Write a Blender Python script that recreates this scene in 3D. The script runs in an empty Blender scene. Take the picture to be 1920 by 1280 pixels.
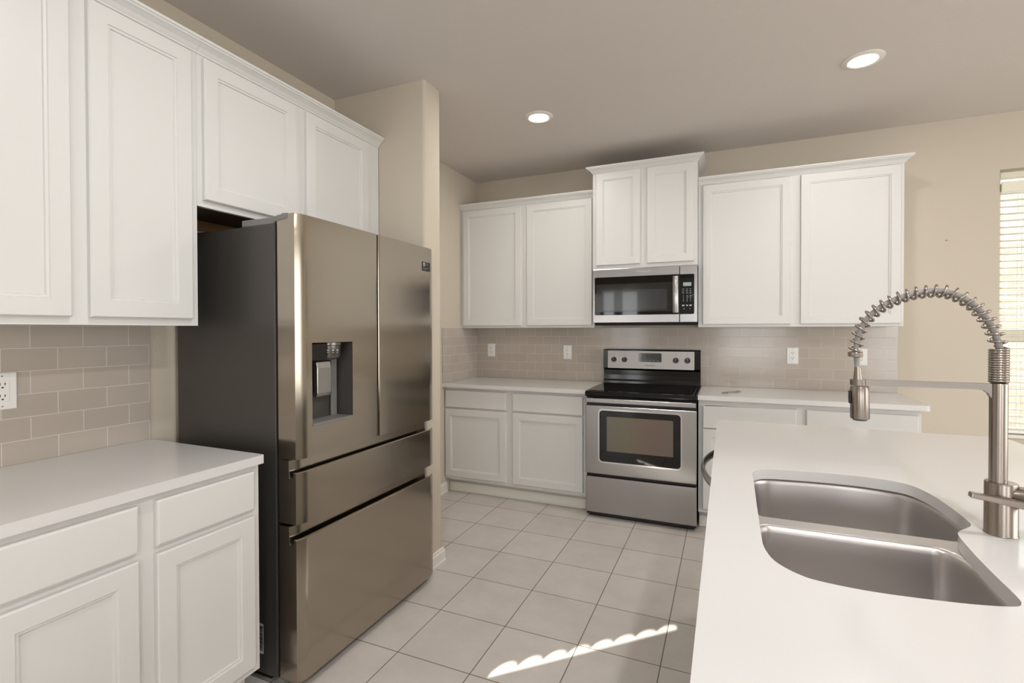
import bpy, bmesh, math
from mathutils import Vector, Matrix
from math import pi, sin, cos, radians

S = bpy.context.scene
COL = S.collection
# ------------------------------------------------------------------ camera
cam_d = bpy.data.cameras.new('camera'); cam = bpy.data.objects.new('camera', cam_d); COL.objects.link(cam)
cam_d.sensor_width = 36; cam_d.sensor_fit = 'HORIZONTAL'; cam_d.lens = 932.4155 / 1920 * 36
cam_d.shift_y = -(640 - 628.2234) / 1920; cam_d.clip_start = .02
_R = Vector((0.91813006, 0.39627196, -0.00239327)); _U = Vector((-0.00195895, 0.01057785, 0.99994213)); _F = Vector((-0.39627434, 0.91807224, -0.01048812))
_m = Matrix((_R, _U, -_F)).transposed().to_4x4(); _m.translation = (0, 0, 1.3519)
cam.matrix_world = _m
S.camera = cam
S.view_settings.view_transform = 'Standard'; S.view_settings.look = 'None'
S.view_settings.gamma = 1; S.view_settings.use_curve_mapping = False
S.view_settings.exposure = -0.44
# ------------------------------------------------------------------ sky, sun, window light
W = bpy.data.worlds.new('sky'); S.world = W; W.use_nodes = True
bg = W.node_tree.nodes['Background']; bg.inputs[0].default_value = (.86, .93, 1, 1); bg.inputs[1].default_value = 5.5
def light(name, kind, loc, energy, color=(1, 1, 1), **kw):
    d = bpy.data.lights.new(name, kind); o = bpy.data.objects.new(name, d); COL.objects.link(o)
    d.energy = energy; d.color = color; o.location = loc
    for k, v in kw.items():
        if k == 'dir': o.rotation_euler = Vector(v).to_track_quat('-Z', 'Y').to_euler()
        else: setattr(d, k, v)
    return o
SUN_T = .33
light('sun', 'SUN', (0, -9, 6), 34, (1, .95, .86), dir=(0, 1, -SUN_T), angle=.0015)
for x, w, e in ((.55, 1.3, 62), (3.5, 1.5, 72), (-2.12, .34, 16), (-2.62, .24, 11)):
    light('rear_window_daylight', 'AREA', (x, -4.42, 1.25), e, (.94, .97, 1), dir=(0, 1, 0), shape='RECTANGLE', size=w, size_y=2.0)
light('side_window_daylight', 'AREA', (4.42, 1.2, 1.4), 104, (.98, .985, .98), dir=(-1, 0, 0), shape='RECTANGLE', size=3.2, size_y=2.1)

for x, y, e, c in ((-1.1195, 3.04, 10, (1, .97, .93)), (.638, 3.06, 9, (1, .97, .93)), (-.75, .9, 13, (.98, .99, 1)), (.64, .6, 20, (.97, .985, 1)), (.64, -1.4, 30, (1, .98, .95)), (2.9, 1.2, 16, (1, .97, .92))):
    light('can_and_fill_light', 'AREA', (x, y, 2.716), e, c, dir=(0, 0, -1), shape='DISK', size=.125)  # first two light the modelled cans; the rest are added fill without fixtures

# ------------------------------------------------------------------ materials
def lin(c):
    return tuple(((x / 255) / 12.92 if x / 255 <= .04045 else ((x / 255 + .055) / 1.055) ** 2.4) for x in c) + (1,)
def mat(name, rgb, rough=.5, metal=0, spec=.5, bump=0, bscale=200, var=0, vscale=6, aniso=0, coat=0, emit=None, estr=0, stretch=None, **kw):
    m = bpy.data.materials.new(name); m.use_nodes = True; nt = m.node_tree; b = nt.nodes['Principled BSDF']
    c = lin(rgb); b.inputs['Base Color'].default_value = c
    b.inputs['Roughness'].default_value = rough; b.inputs['Metallic'].default_value = metal
    b.inputs['Specular IOR Level'].default_value = spec
    if aniso: b.inputs['Anisotropic'].default_value = aniso
    if coat: b.inputs['Coat Weight'].default_value = coat; b.inputs['Coat Roughness'].default_value = .03
    for k, v in kw.items(): b.inputs[k].default_value = v
    if emit: b.inputs['Emission Color'].default_value = lin(emit); b.inputs['Emission Strength'].default_value = estr
    tc = nt.nodes.new('ShaderNodeTexCoord')
    src = tc.outputs['Object']
    if stretch:
        mp = nt.nodes.new('ShaderNodeMapping'); mp.inputs['Scale'].default_value = stretch; nt.links.new(src, mp.inputs[0]); src = mp.outputs[0]
    if var:
        n = nt.nodes.new('ShaderNodeTexNoise'); n.inputs['Scale'].default_value = vscale; n.inputs['Detail'].default_value = 4
        nt.links.new(src, n.inputs['Vector'])
        mx = nt.nodes.new('ShaderNodeMix'); mx.data_type = 'RGBA'
        mx.inputs['A'].default_value = tuple(x * (1 - var) for x in c[:3]) + (1,)
        mx.inputs['B'].default_value = tuple(min(1, x * (1 + var)) for x in c[:3]) + (1,)
        nt.links.new(n.outputs['Fac'], mx.inputs['Factor']); nt.links.new(mx.outputs['Result'], b.inputs['Base Color'])
    if bump:
        n = nt.nodes.new('ShaderNodeTexNoise'); n.inputs['Scale'].default_value = bscale; n.inputs['Detail'].default_value = 3
        nt.links.new(src, n.inputs['Vector'])
        bp = nt.nodes.new('ShaderNodeBump'); bp.inputs['Strength'].default_value = bump; bp.inputs['Distance'].default_value = .002
        nt.links.new(n.outputs['Fac'], bp.inputs['Height']); nt.links.new(bp.outputs[0], b.inputs['Normal'])
    return m
def tile_mat(name, axes, org, bw, rh, mortar, c1, c2, cm, rough, offset, var=0.0, bias=0, spec=.5):
    """brick pattern laid in world axes, e.g. axes='XZ'"""
    m = bpy.data.materials.new(name); m.use_nodes = True; nt = m.node_tree; b = nt.nodes['Principled BSDF']
    ge = nt.nodes.new('ShaderNodeTexCoord'); sp = nt.nodes.new('ShaderNodeSeparateXYZ'); nt.links.new(ge.outputs['Object'], sp.inputs[0])
    cb = nt.nodes.new('ShaderNodeCombineXYZ')
    for i, a in enumerate(axes):
        s_ = nt.nodes.new('ShaderNodeMath'); s_.operation = 'SUBTRACT'; s_.inputs[1].default_value = org[i] - 100 * (bw, rh)[i] * 2
        nt.links.new(sp.outputs[a], s_.inputs[0]); nt.links.new(s_.outputs[0], cb.inputs[i])
    br = nt.nodes.new('ShaderNodeTexBrick'); br.offset = offset; br.offset_frequency = 2; br.squash = 1
    br.inputs['Scale'].default_value = 1; br.inputs['Brick Width'].default_value = bw; br.inputs['Row Height'].default_value = rh
    br.inputs['Mortar Size'].default_value = mortar; br.inputs['Mortar Smooth'].default_value = .1; br.inputs['Bias'].default_value = bias
    br.inputs['Color1'].default_value = lin(c1); br.inputs['Color2'].default_value = lin(c2); br.inputs['Mortar'].default_value = lin(cm)
    nt.links.new(cb.outputs[0], br.inputs['Vector'])
    out = br.outputs['Color']
    if var:
        n = nt.nodes.new('ShaderNodeTexNoise'); n.inputs['Scale'].default_value = 5; n.inputs['Detail'].default_value = 6; n.inputs['Roughness'].default_value = .65
        nt.links.new(cb.outputs[0], n.inputs['Vector'])
        mr = nt.nodes.new('ShaderNodeMapRange'); mr.inputs['From Min'].default_value = .3; mr.inputs['From Max'].default_value = .7
        mr.inputs['To Min'].default_value = 1 - var; mr.inputs['To Max'].default_value = 1 + var
        nt.links.new(n.outputs['Fac'], mr.inputs['Value'])
        mx = nt.nodes.new('ShaderNodeMix'); mx.data_type = 'RGBA'; mx.blend_type = 'MULTIPLY'; mx.inputs['Factor'].default_value = 1
        nt.links.new(out, mx.inputs['A']); nt.links.new(mr.outputs[0], mx.inputs['B']); out = mx.outputs['Result']
    nt.links.new(out, b.inputs['Base Color'])
    rg = nt.nodes.new('ShaderNodeMapRange'); rg.inputs['To Min'].default_value = rough; rg.inputs['To Max'].default_value = .9
    nt.links.new(br.outputs['Fac'], rg.inputs['Value']); nt.links.new(rg.outputs[0], b.inputs['Roughness'])
    iv = nt.nodes.new('ShaderNodeMath'); iv.operation = 'SUBTRACT'; iv.inputs[0].default_value = 1; nt.links.new(br.outputs['Fac'], iv.inputs[1])
    bp = nt.nodes.new('ShaderNodeBump'); bp.inputs['Strength'].default_value = .5; bp.inputs['Distance'].default_value = .0015
    nt.links.new(iv.outputs[0], bp.inputs['Height']); nt.links.new(bp.outputs[0], b.inputs['Normal'])
    b.inputs['Specular IOR Level'].default_value = spec
    return m
M = {}
M['wall'] = mat('greige wall paint', (205, 195, 179), .8, bump=.25, bscale=90, spec=.3)
M['ceiling'] = mat('ceiling paint', (216, 209, 202), .85, bump=.5, bscale=70, spec=.2)
M['white'] = mat('cabinet white paint', (219, 218, 215), .38, bump=.03, bscale=150, spec=.4)
M['trim'] = mat('trim white paint', (232, 228, 220), .4)
M['quartz'] = mat('white quartz', (219, 217, 215), .14, var=.015, vscale=160)
M['floor'] = tile_mat('beige floor tile', 'XY', (-1.609, 3.7656), .3417, .3417, .0022, (208, 201, 195), (201, 194, 187), (112, 103, 94), .38, 0, var=.07)
M['tileB'] = tile_mat('back subway tile', 'XZ', (-1.6469 - .0757, .912), .1514, .0765, .0011, (190, 180, 169), (183, 173, 162), (216, 208, 198), .13, .5, var=.02)
M['tileL'] = tile_mat('left subway tile', 'YZ', (1.118 - .075, .912), .150, .0765, .0011, (190, 180, 169), (183, 173, 162), (222, 215, 207), .13, .5, var=.02)
M['steel'] = mat('brushed steel', (172, 170, 169), .24, 1, aniso=.5, bump=.012, bscale=60, stretch=(1, 1, 60))
M['fsteel'] = mat('fridge steel', (172, 163, 150), .18, 1, aniso=.55, bump=.012, bscale=60, stretch=(20, 20, .5))
M['sinksteel'] = mat('sink steel', (206, 202, 200), .38, 1, bump=.02, bscale=50, stretch=(1, 1, 12))
M['nickel'] = mat('brushed nickel', (158, 149, 141), .27, 1)
M['panelsteel'] = mat('control panel steel', (158, 155, 151), .36, 1)
M['darkchrome'] = mat('smoked chrome', (120, 117, 113), .25, .8)
M['satin'] = mat('satin nickel', (140, 134, 128), .42, 1)
M['darkside'] = mat('dark grey fridge enamel', (78, 74, 71), .36, .35, bump=.04, bscale=300)
M['grey'] = mat('grey plastic', (122, 119, 116), .45)
M['dgrey'] = mat('dark grey plastic', (70, 67, 65), .35)
M['black'] = mat('black plastic', (14, 14, 15), .35)
M['gloss'] = mat('black enamel', (7, 7, 8), .1, spec=.45)
M['glass'] = mat('black glass', (7, 7, 8), .04, spec=.5)
M['mesh'] = mat('dark door screen', (40, 39, 38), .08)
M['irid'] = mat('oven window coating', (92, 82, 70), .12, spec=.07, **{'Thin Film IOR': 1.45})
def irid_film():
    nt = M['irid'].node_tree; b = nt.nodes['Principled BSDF']; tc = nt.nodes['Texture Coordinate']; sp = nt.nodes.new('ShaderNodeSeparateXYZ'); mr = nt.nodes.new('ShaderNodeMapRange')
    mr.inputs['From Min'].default_value = -.23; mr.inputs['From Max'].default_value = .24; mr.inputs['To Min'].default_value = 420; mr.inputs['To Max'].default_value = 600
    p2 = nt.nodes.new('ShaderNodeBsdfPrincipled'); p2.inputs['Base Color'].default_value = lin((112, 101, 88)); p2.inputs['Roughness'].default_value = .1
    mx = nt.nodes.new('ShaderNodeMixShader'); mx.inputs[0].default_value = .8
    nt.links.new(b.outputs[0], mx.inputs[1]); nt.links.new(p2.outputs[0], mx.inputs[2]); nt.links.new(mx.outputs[0], nt.nodes['Material Output'].inputs['Surface'])
    nt.links.new(tc.outputs['Object'], sp.inputs[0]); nt.links.new(sp.outputs['X'], mr.inputs['Value']); nt.links.new(mr.outputs[0], b.inputs['Thin Film Thickness'])
irid_film()
M['display'] = mat('display glass', (48, 50, 52), .15, coat=.5)
M['lcd'] = mat('display window', (150, 160, 158), .3, emit=(150, 165, 160), estr=.12)
M['lcdoff'] = mat('dark display window', (26, 28, 28), .2)
M['ink'] = mat('printed legend', (196, 198, 198), .5)
M['dink'] = mat('dark printed lettering', (60, 56, 54), .5)
M['logo'] = mat('embossed lettering', (214, 210, 204), .25, .8)
M['hose'] = mat('grey ribbed hose', (152, 149, 147), .5)
M['plate'] = mat('white outlet plastic', (240, 238, 234), .35)
M['slot'] = mat('outlet slot', (70, 68, 66), .6)
M['wood'] = mat('raw plywood', (150, 108, 66), .6, var=.15, vscale=20, stretch=(8, 1, 8))
M['brown'] = mat('dark cabinet underside', (92, 72, 54), .6)
M['lamp'] = mat('lamp diffuser', (255, 250, 240), .5, emit=(255, 246, 232), estr=14)
M['blind'] = mat('white blind slat', (246, 244, 236), .45)
M['vinyl'] = mat('cream window vinyl', (238, 234, 214), .4)
M['sticker'] = mat('white sticker', (205, 205, 205), .6)
M['chrome'] = mat('chrome pull', (210, 208, 205), .12, 1)
M['xbrick'] = tile_mat('neighbour brick', 'XZ', (0, 0), .21, .075, .006, (206, 190, 168), (190, 172, 152), (222, 214, 202), .85, .5, var=.15)
M['ground'] = mat('pale concrete', (190, 186, 170), .9, var=.1)
def glass_mat():
    m = bpy.data.materials.new('window glass'); m.use_nodes = True; nt = m.node_tree
    for n in list(nt.nodes):
        if n.type != 'OUTPUT_MATERIAL': nt.nodes.remove(n)
    o = nt.nodes['Material Output']; t = nt.nodes.new('ShaderNodeBsdfTransparent'); g = nt.nodes.new('ShaderNodeBsdfGlossy'); g.inputs['Roughness'].default_value = .02
    f = nt.nodes.new('ShaderNodeFresnel'); f.inputs[0].default_value = 1.45; x = nt.nodes.new('ShaderNodeMixShader')
    nt.links.new(f.outputs[0], x.inputs[0]); nt.links.new(t.outputs[0], x.inputs[1]); nt.links.new(g.outputs[0], x.inputs[2]); nt.links.new(x.outputs[0], o.inputs[0])
    return m
M['pane'] = glass_mat()

# ------------------------------------------------------------------ mesh helpers
ORG = {}
class MB:
    def __init__(s): s.v = []; s.f = []; s.sm = []
    def add(s, v, f, smooth=False):
        b = len(s.v); s.v += [tuple(x) for x in v]; s.f += [[b + i for i in q] for q in f]; s.sm += [smooth] * len(f); return s
    def box(s, a, b):
        (x0, y0, z0), (x1, y1, z1) = a, b
        v = [(x0, y0, z0), (x1, y0, z0), (x1, y1, z0), (x0, y1, z0), (x0, y0, z1), (x1, y0, z1), (x1, y1, z1), (x0, y1, z1)]
        return s.add(v, [(3, 2, 1, 0), (4, 5, 6, 7), (0, 1, 5, 4), (1, 2, 6, 5), (2, 3, 7, 6), (3, 0, 4, 7)])
    def rings(s, rs, cap0=True, cap1=True, smooth=False, closed=False):
        n = len(rs[0]); v = [p for r in rs for p in r]; f = []
        for i in range(len(rs) - 1 + (1 if closed else 0)):
            j = (i + 1) % len(rs)
            for k in range(n): f.append((i * n + k, i * n + (k + 1) % n, j * n + (k + 1) % n, j * n + k))
        s.add(v, f, smooth)
        b = len(s.v) - len(v)
        if cap0: s.f.append([b + k for k in range(n)][::-1]); s.sm.append(False)
        if cap1: s.f.append([b + (len(rs) - 1) * n + k for k in range(n)]); s.sm.append(False)
        return s
    def prism(s, poly, axis, a0, a1):
        def P(p, t): return {'x': (t, p[0], p[1]), 'y': (p[0], t, p[1]), 'z': (p[0], p[1], t)}[axis]
        return s.rings([[P(p, a0) for p in poly], [P(p, a1) for p in poly]])
    def tube(s, pts, rad, n=12, smooth=True, caps=True):
        pts = [Vector(p) for p in pts]; N = len(pts)
        if not isinstance(rad, (list, tuple)): rad = [rad] * N
        T = [(pts[min(i + 1, N - 1)] - pts[max(i - 1, 0)]).normalized() for i in range(N)]
        up = Vector((0, 0, 1)) if abs(T[0].z) < .9 else Vector((1, 0, 0))
        u = (up - T[0] * up.dot(T[0])).normalized(); rs = []
        for i in range(N):
            u = (u - T[i] * u.dot(T[i])).normalized(); w = T[i].cross(u)
            rs.append([pts[i] + (u * cos(2 * pi * k / n) + w * sin(2 * pi * k / n)) * rad[i] for k in range(n)])
        return s.rings(rs, caps, caps, smooth)
    def lathe(s, prof, c, d, n=32, smooth=True, ring=False):
        """prof: (radius, distance along d) from point c"""
        d = Vector(d).normalized(); u = d.orthogonal().normalized(); w = d.cross(u); c = Vector(c)
        rs = [[c + d * h + (u * cos(2 * pi * k / n) + w * sin(2 * pi * k / n)) * max(r, 1e-5) for k in range(n)] for r, h in prof]
        return s.rings(rs, not ring, not ring, smooth, ring)
    def build(s, name, m, parent=None, bevel=0, seg=2, split=38, weld=False):
        me = bpy.data.meshes.new(name); o = ORG.get(parent.name, Vector((0, 0, 0))) if parent else Vector((0, 0, 0))
        bm = bmesh.new(); vs = [bm.verts.new(Vector(p) - o) for p in s.v]
        for q, sm in zip(s.f, s.sm):
            try: fc = bm.faces.new([vs[i] for i in q]); fc.smooth = sm
            except ValueError: pass
        if weld: bmesh.ops.remove_doubles(bm, verts=bm.verts, dist=1e-5)
        bmesh.ops.recalc_face_normals(bm, faces=bm.faces); bm.to_mesh(me); bm.free()
        me.materials.append(M[m] if isinstance(m, str) else m)
        ob = bpy.data.objects.new(name, me); COL.objects.link(ob)
        if parent: ob.parent = parent
        ORG[ob.name] = o
        if bevel:
            b = ob.modifiers.new('edge', 'BEVEL'); b.width = bevel; b.segments = seg; b.limit_method = 'ANGLE'; b.angle_limit = radians(40)
        if any(s.sm) and split:
            es = ob.modifiers.new('split', 'EDGE_SPLIT'); es.split_angle = radians(split)
        return ob
def thing(name, label, cat, loc, group=None):
    o = bpy.data.objects.new(name, None); COL.objects.link(o); o.location = loc; o.empty_display_size = .1
    ORG[o.name] = Vector(loc); o['label'] = label; o['category'] = cat
    if group: o['group'] = group
    return o
def tag(o, label, cat, group=None):
    o['label'] = label; o['category'] = cat
    if group: o['group'] = group
    return o
def struct(o): o['kind'] = 'structure'; return o
def copy_tree(root, loc, label=None):
    r = root.copy(); COL.objects.link(r); r.location = loc
    if label: r['label'] = label
    def rec(src, dst):
        for ch in list(src.children):
            c = ch.copy(); c.parent = dst; COL.objects.link(c); rec(ch, c)
    kids = list(root.children)
    for ch in kids:
        c = ch.copy(); c.parent = r; COL.objects.link(c); rec(ch, c)
    return r
def plate(loops, z0, z1, name, m, parent=None, bevel=0):
    """flat plate between z0 and z1: first loop is the outline, the others are holes"""
    o = ORG.get(parent.name, Vector()) if parent else Vector()
    bm = bmesh.new()
    for z in (z0, z1):
        edges = []
        for L in loops:
            vs = [bm.verts.new(Vector((p[0], p[1], z)) - o) for p in L]
            edges += [bm.edges.new((vs[i], vs[(i + 1) % len(vs)])) for i in range(len(vs))]
        bmesh.ops.triangle_fill(bm, use_beauty=True, use_dissolve=True, edges=edges)
    bm.verts.ensure_lookup_table(); n = sum(len(L) for L in loops); b = 0
    for L in loops:
        k = len(L)
        for i in range(k):
            j = (i + 1) % k
            f = bm.faces.new((bm.verts[b + i], bm.verts[b + j], bm.verts[n + b + j], bm.verts[n + b + i])); f.smooth = k > 8
        b += k
    bmesh.ops.recalc_face_normals(bm, faces=bm.faces)
    me = bpy.data.meshes.new(name); bm.to_mesh(me); bm.free(); me.materials.append(M[m])
    ob = bpy.data.objects.new(name, me); COL.objects.link(ob); ORG[ob.name] = o
    if parent: ob.parent = parent
    if bevel:
        bv = ob.modifiers.new('edge', 'BEVEL'); bv.width = bevel; bv.segments = 2; bv.limit_method = 'ANGLE'; bv.angle_limit = radians(60)
    es = ob.modifiers.new('split', 'EDGE_SPLIT'); es.split_angle = radians(30)
    return ob
def rrect(x0, y0, x1, y1, r, n=6):
    if not isinstance(r, (list, tuple)): r = [r] * 4
    out = []
    for (cx, cy, a, q) in ((x0, y0, pi, r[0]), (x1, y0, 1.5 * pi, r[1]), (x1, y1, 0, r[2]), (x0, y1, .5 * pi, r[3])):
        sx = 1 if cx == x0 else -1; sy = 1 if cy == y0 else -1
        if q <= 0: out.append((cx, cy)); continue
        for i in range(n + 1):
            t = a + i / n * pi / 2; out.append((cx + sx * q + q * cos(t), cy + sy * q + q * sin(t)))
    return out
def catmull(P, n=5, closed=True):
    out = []; N = len(P)
    for i in range(N if closed else N - 1):
        g = lambda k: Vector(P[k % N]) if closed else Vector(P[min(max(k, 0), N - 1)])
        p0, p1, p2, p3 = g(i - 1), g(i), g(i + 1), g(i + 2)
        for k in range(n):
            t = k / n
            out.append(tuple(.5 * ((2 * p1) + (p2 - p0) * t + (2 * p0 - 5 * p1 + 4 * p2 - p3) * t * t + (3 * p1 - p0 - 3 * p2 + p3) * t ** 3)))
    if not closed: out.append(tuple(P[-1]))
    return out
def text_obj(body, name, m, parent, size, origin, ux, uy, ext=.0006, shear=0):
    """writing laid on a face: ux = reading direction, uy = up direction"""
    c = bpy.data.curves.new(name, 'FONT'); c.body = body; c.size = size; c.extrude = ext; c.align_x = 'CENTER'; c.align_y = 'CENTER'; c.shear = shear
    tmp = bpy.data.objects.new('tmp', c); COL.objects.link(tmp)
    dg = bpy.context.evaluated_depsgraph_get(); dg.update()
    me = bpy.data.meshes.new_from_object(tmp.evaluated_get(dg)); bpy.data.objects.remove(tmp); bpy.data.curves.remove(c)
    ux = Vector(ux).normalized(); uy = Vector(uy).normalized(); uz = ux.cross(uy)
    mt = Matrix((ux, uy, uz)).transposed().to_4x4(); mt.translation = Vector(origin) - ORG[parent.name]
    me.transform(mt); me.materials.clear(); me.materials.append(M[m]); me.name = name
    ob = bpy.data.objects.new(name, me); COL.objects.link(ob); ob.parent = parent; ORG[ob.name] = ORG[parent.name]
    return ob

# ------------------------------------------------------------------ measured planes (metres, camera above the origin)
XL, YB, ZC = -2.16, 4.173, 2.73
HC = .9124
# face frames: map (across, up, out) to the room
class Face:
    def __init__(s, kind, base): s.k = kind; s.b = base
    def __call__(s, u, v, w):
        if s.k == 'L': return (s.b + w, u, v)         # faces +X
        if s.k == 'B': return (u, s.b - w, v)         # faces -Y
        return (s.b - w, u, v)                        # 'I' faces -X
    def box(s, mb, u0, v0, w0, u1, v1, w1):
        a = s(u0, v0, w0); b = s(u1, v1, w1)
        mb.box(tuple(map(min, a, b)), tuple(map(max, a, b)))
def quad(F, u0, u1, v0, v1, w): return [F(u0, v0, w), F(u1, v0, w), F(u1, v1, w), F(u0, v1, w)]
def panel_door(F, root, u0, u1, v0, v1, st=.053, t=.019, name='door'):
    mb = MB(); q = lambda d, w: quad(F, u0 + d, u1 - d, v0 + d, v1 - d, w)
    mb.rings([q(0, .0005), q(0, t - .004), q(.0035, t), q(st, t), q(st + .002, t - .004), q(st + .009, t - .0045), q(st + .011, t - .010)])
    return mb.build(name, 'white', root)
def slab_front(F, root, u0, u1, v0, v1, t=.019, name='drawer', skew=0):
    mb = MB()
    def q(d, w):
        r = [[u0 + d, v0 + d], [u1 - d, v0 + d], [u1 - d, v1 - d], [u0 + d, v1 - d]]
        return [F(a, b + skew * (u1 - a) / (u1 - u0) * (1 if i > 1 else .0), w) for i, (a, b) in enumerate(r)]
    mb.rings([q(0, .0005), q(0, t - .006), q(.002, t - .002), q(.006, t)])
    return mb.build(name, 'white', root)
def crown(root, mbpath, z0, prof=None):
    """mbpath: list of (x,y) plan points with outward miter offsets (ox,oy) per unit of projection"""
    prof = prof or [(0, 0), (.005, .001), (.006, .006), (.010, .010), (.018, .020), (.030, .029), (.038, .034), (.039, .038), (.044, .040), (.045, .049), (0, .049)]
    mb = MB(); rs = [[(x + ox * o, y + oy * o, z0 + h) for o, h in prof] for (x, y, ox, oy) in mbpath]
    mb.rings(rs); return mb.build('crown_moulding', 'white', root)

# ------------------------------------------------------------------ room shell
XR, YR = 4.6, -4.6
XA = -4.4   # the room widens behind the camera
struct(MB().box((XA - .15, YR - .15, -.1), (XR + .15, YB + .15, 0)).build('floor', 'floor'))
struct(MB().box((XA - .15, YR - .15, ZC), (XR + .15, YB + .15, ZC + .12)).build('ceiling', 'ceiling'))
lw = MB(); lw.box((XL - .15, -.45, 0), (XL, YB, ZC)); lw.box((XA, -.45, 0), (XL - .1505, -.30, ZC))
struct(lw.build('wall_left', 'wall'))
struct(MB().box((XA - .15, YR, 0), (XA, -.3, ZC)).build('wall_left_rear', 'wall'))
struct(MB().box((XR, YR, 0), (XR + .15, YB, ZC)).build('wall_right', 'wall'))
WX0, WX1, WZ0, WZ1 = 1.605, 2.52, .66, 2.37
wb = MB()
wb.box((XL - .15, YB, 0), (WX0, YB + .15, ZC)); wb.box((WX1, YB, 0), (XR + .15, YB + .15, ZC))
wb.box((WX0, YB, 0), (WX1, YB + .15, WZ0)); wb.box((WX0, YB, WZ1), (WX1, YB + .15, ZC))
struct(wb.build('wall_back', 'wall'))
# rear wall with an added opening; an unseen scalloped mask shapes the sun streak
SX0, SX1 = -.852, -.205
def slit_z(x): return (4.6 + 1.737 + (x - SX0) / (SX1 - SX0) * (2.352 - 1.737)) * SUN_T
rw = MB()
rw.box((XA - .15, YR - .15, 0), (-1.1, YR, ZC)); rw.box((.1, YR - .15, 0), (XR + .15, YR, ZC))
rw.box((-1.1, YR - .15, 0), (.1, YR, 1.7)); rw.box((-1.1, YR - .15, 2.55), (.1, YR, ZC))
struct(rw.build('wall_rear', 'wall'))
sh = MB()
sh.prism([(-1.1, 1.7), (.1, 1.7), (.1, slit_z(.1) + .012), (SX1, slit_z(SX1) + .012), (SX1, slit_z(SX1)), (SX0, slit_z(SX0)), (SX0, slit_z(SX0) + .012), (-1.1, slit_z(-1.1) + .012)], 'y', YR - .012, YR - .010)
top = [(-1.1, slit_z(-1.1) + .0118)]
NS = 8
for i in range(NS):
    for k in range(9):
        t = (i + .02 + .96 * k / 8) / NS; x = SX0 + (SX1 - SX0) * t
        top.append((x, slit_z(x) + .010 - .003 * t + (.016 - .007 * t) * max(0, sin(pi * (k / 8))) ** .6))
top += [(.1, slit_z(.1) + .0118), (.1, 2.55), (-1.1, 2.55)]
sh.prism(top, 'y', YR - .012, YR - .010)
struct(sh.build('sun_streak_mask', 'blind'))
# partition beside the refrigerator with rounded corners
PX, PY0, PY1 = -1.527, 2.331, 2.497
pp = [(XL, PY0)] + rrect(PX - .05, PY0, PX, PY1, [0, .018, .018, 0])[1:-1] + [(XL, PY1)]
pw = MB(); pw.rings([[(x, y, 0) for x, y in pp], [(x, y, ZC) for x, y in pp]], smooth=True)
struct(pw.build('wall_partition', 'wall'))
def baseboard(name, path, h=.085):
    prof = [(0, 0), (.019, 0), (.019, .012), (.014, .017), (.014, h - .022), (.009, h - .012), (.009, h - .006), (.004, h), (0, h)]
    mb = MB(); mb.rings([[(x + ox * o, y + oy * o, z) for o, z in prof] for x, y, ox, oy in path])
    return struct(mb.build(name, 'trim'))
baseboard('baseboard_partition', [(-2.0, PY0, 0, -1), (PX, PY0, 1, -1), (PX, PY1, 1, 1), (-2.0, PY1, 0, 1)])
baseboard('baseboard_back', [(1.06, YB, 0, -1), (XR, YB, 0, -1)])
baseboard('baseboard_left', [(XL, PY1 + .02, 1, 0), (XL, 3.60, 1, 0)])

# window with its frame, glass, blind
wf = MB(); y0, y1 = YB + .075, YB + .135
wf.box((WX0, y0, WZ0), (WX0 + .035, y1, WZ1)); wf.box((WX1 - .035, y0, WZ0), (WX1, y1, WZ1))
wf.box((WX0, y0, WZ0), (WX1, y1, WZ0 + .04)); wf.box((WX0, y0, WZ1 - .04), (WX1, y1, WZ1)); wf.box((WX0, y0 - .01, 1.27), (WX1, y1, 1.345))
win = struct(wf.build('window_1', 'vinyl', bevel=.004))
MB().box((WX0 + .03, y1 - .03, WZ0 + .03), (WX1 - .03, y1 - .026, WZ1 - .03)).build('window_pane', 'pane', win)
MB().box((WX0 - .0, YB - .02, WZ0 - .004), (WX1, y0, WZ0 + .016)).build('window_sill', 'trim', win, bevel=.004)
bl = thing('window_blind', 'white horizontal slat blind hanging inside the window opening', 'blind', (2.06, YB + .04, WZ0 + .03))
MB().box((WX0 + .012, YB + .008, WZ1 - .145), (WX1 - .01, YB + .02, WZ1 - .075)).build('valance', 'vinyl', bl, bevel=.004)
MB().box((WX0 + .018, YB + .02, WZ1 - .13), (WX1 - .016, YB + .065, WZ1 - .085)).build('headrail', 'blind', bl)
sl = MB(); z = WZ1 - .15
while z > WZ0 + .06:
    sl.prism([(YB + .016, z + .004), (YB + .041, z + .0075), (YB + .066, z + .0035), (YB + .066, z + .001), (YB + .041, z + .005), (YB + .016, z + .0015)], 'x', WX0 + .02, WX1 - .018); z -= .0435
sl.build('slats', 'blind', bl)
MB().box((WX0 + .02, YB + .018, WZ0 + .022), (WX1 - .018, YB + .062, WZ0 + .04)).build('bottom_rail', 'blind', bl, bevel=.003)
for x in (WX0 + .115, WX1 - .12):
    lc = MB()
    for yy in (YB + .016, YB + .066): lc.tube([(x, yy, WZ1 - .13), (x, yy, WZ0 + .03)], .0012, 6)
    lc.build('ladder_cord', 'blind', bl)
MB().tube([(WX0 + .16, YB + .004, WZ1 - .14), (WX0 + .163, YB + .003, 1.0)], .004, 8).build('tilt_wand', 'blind', bl)
# outside
struct(MB().box((-2, 8.0, -.3), (8, 8.3, 3.1)).build('exterior_brick_wall', 'xbrick'))
struct(MB().box((-6, YB + .15, -.4), (10, 14, -.3)).build('ground_outside', 'ground'))

struct(MB().prism([(YR - .6, ZC + .14), (YB + .6, ZC + .14), (YB + .6, ZC + .3), (YB - 1.2, ZC + 2.4), (YR + 3, ZC + 3), (YR - .6, ZC + .3)], 'x', XA - .6, XR + .6).build('sun_block_roof', 'ground'))  # unseen roof mass, added to keep the sun off the brick wall
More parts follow.
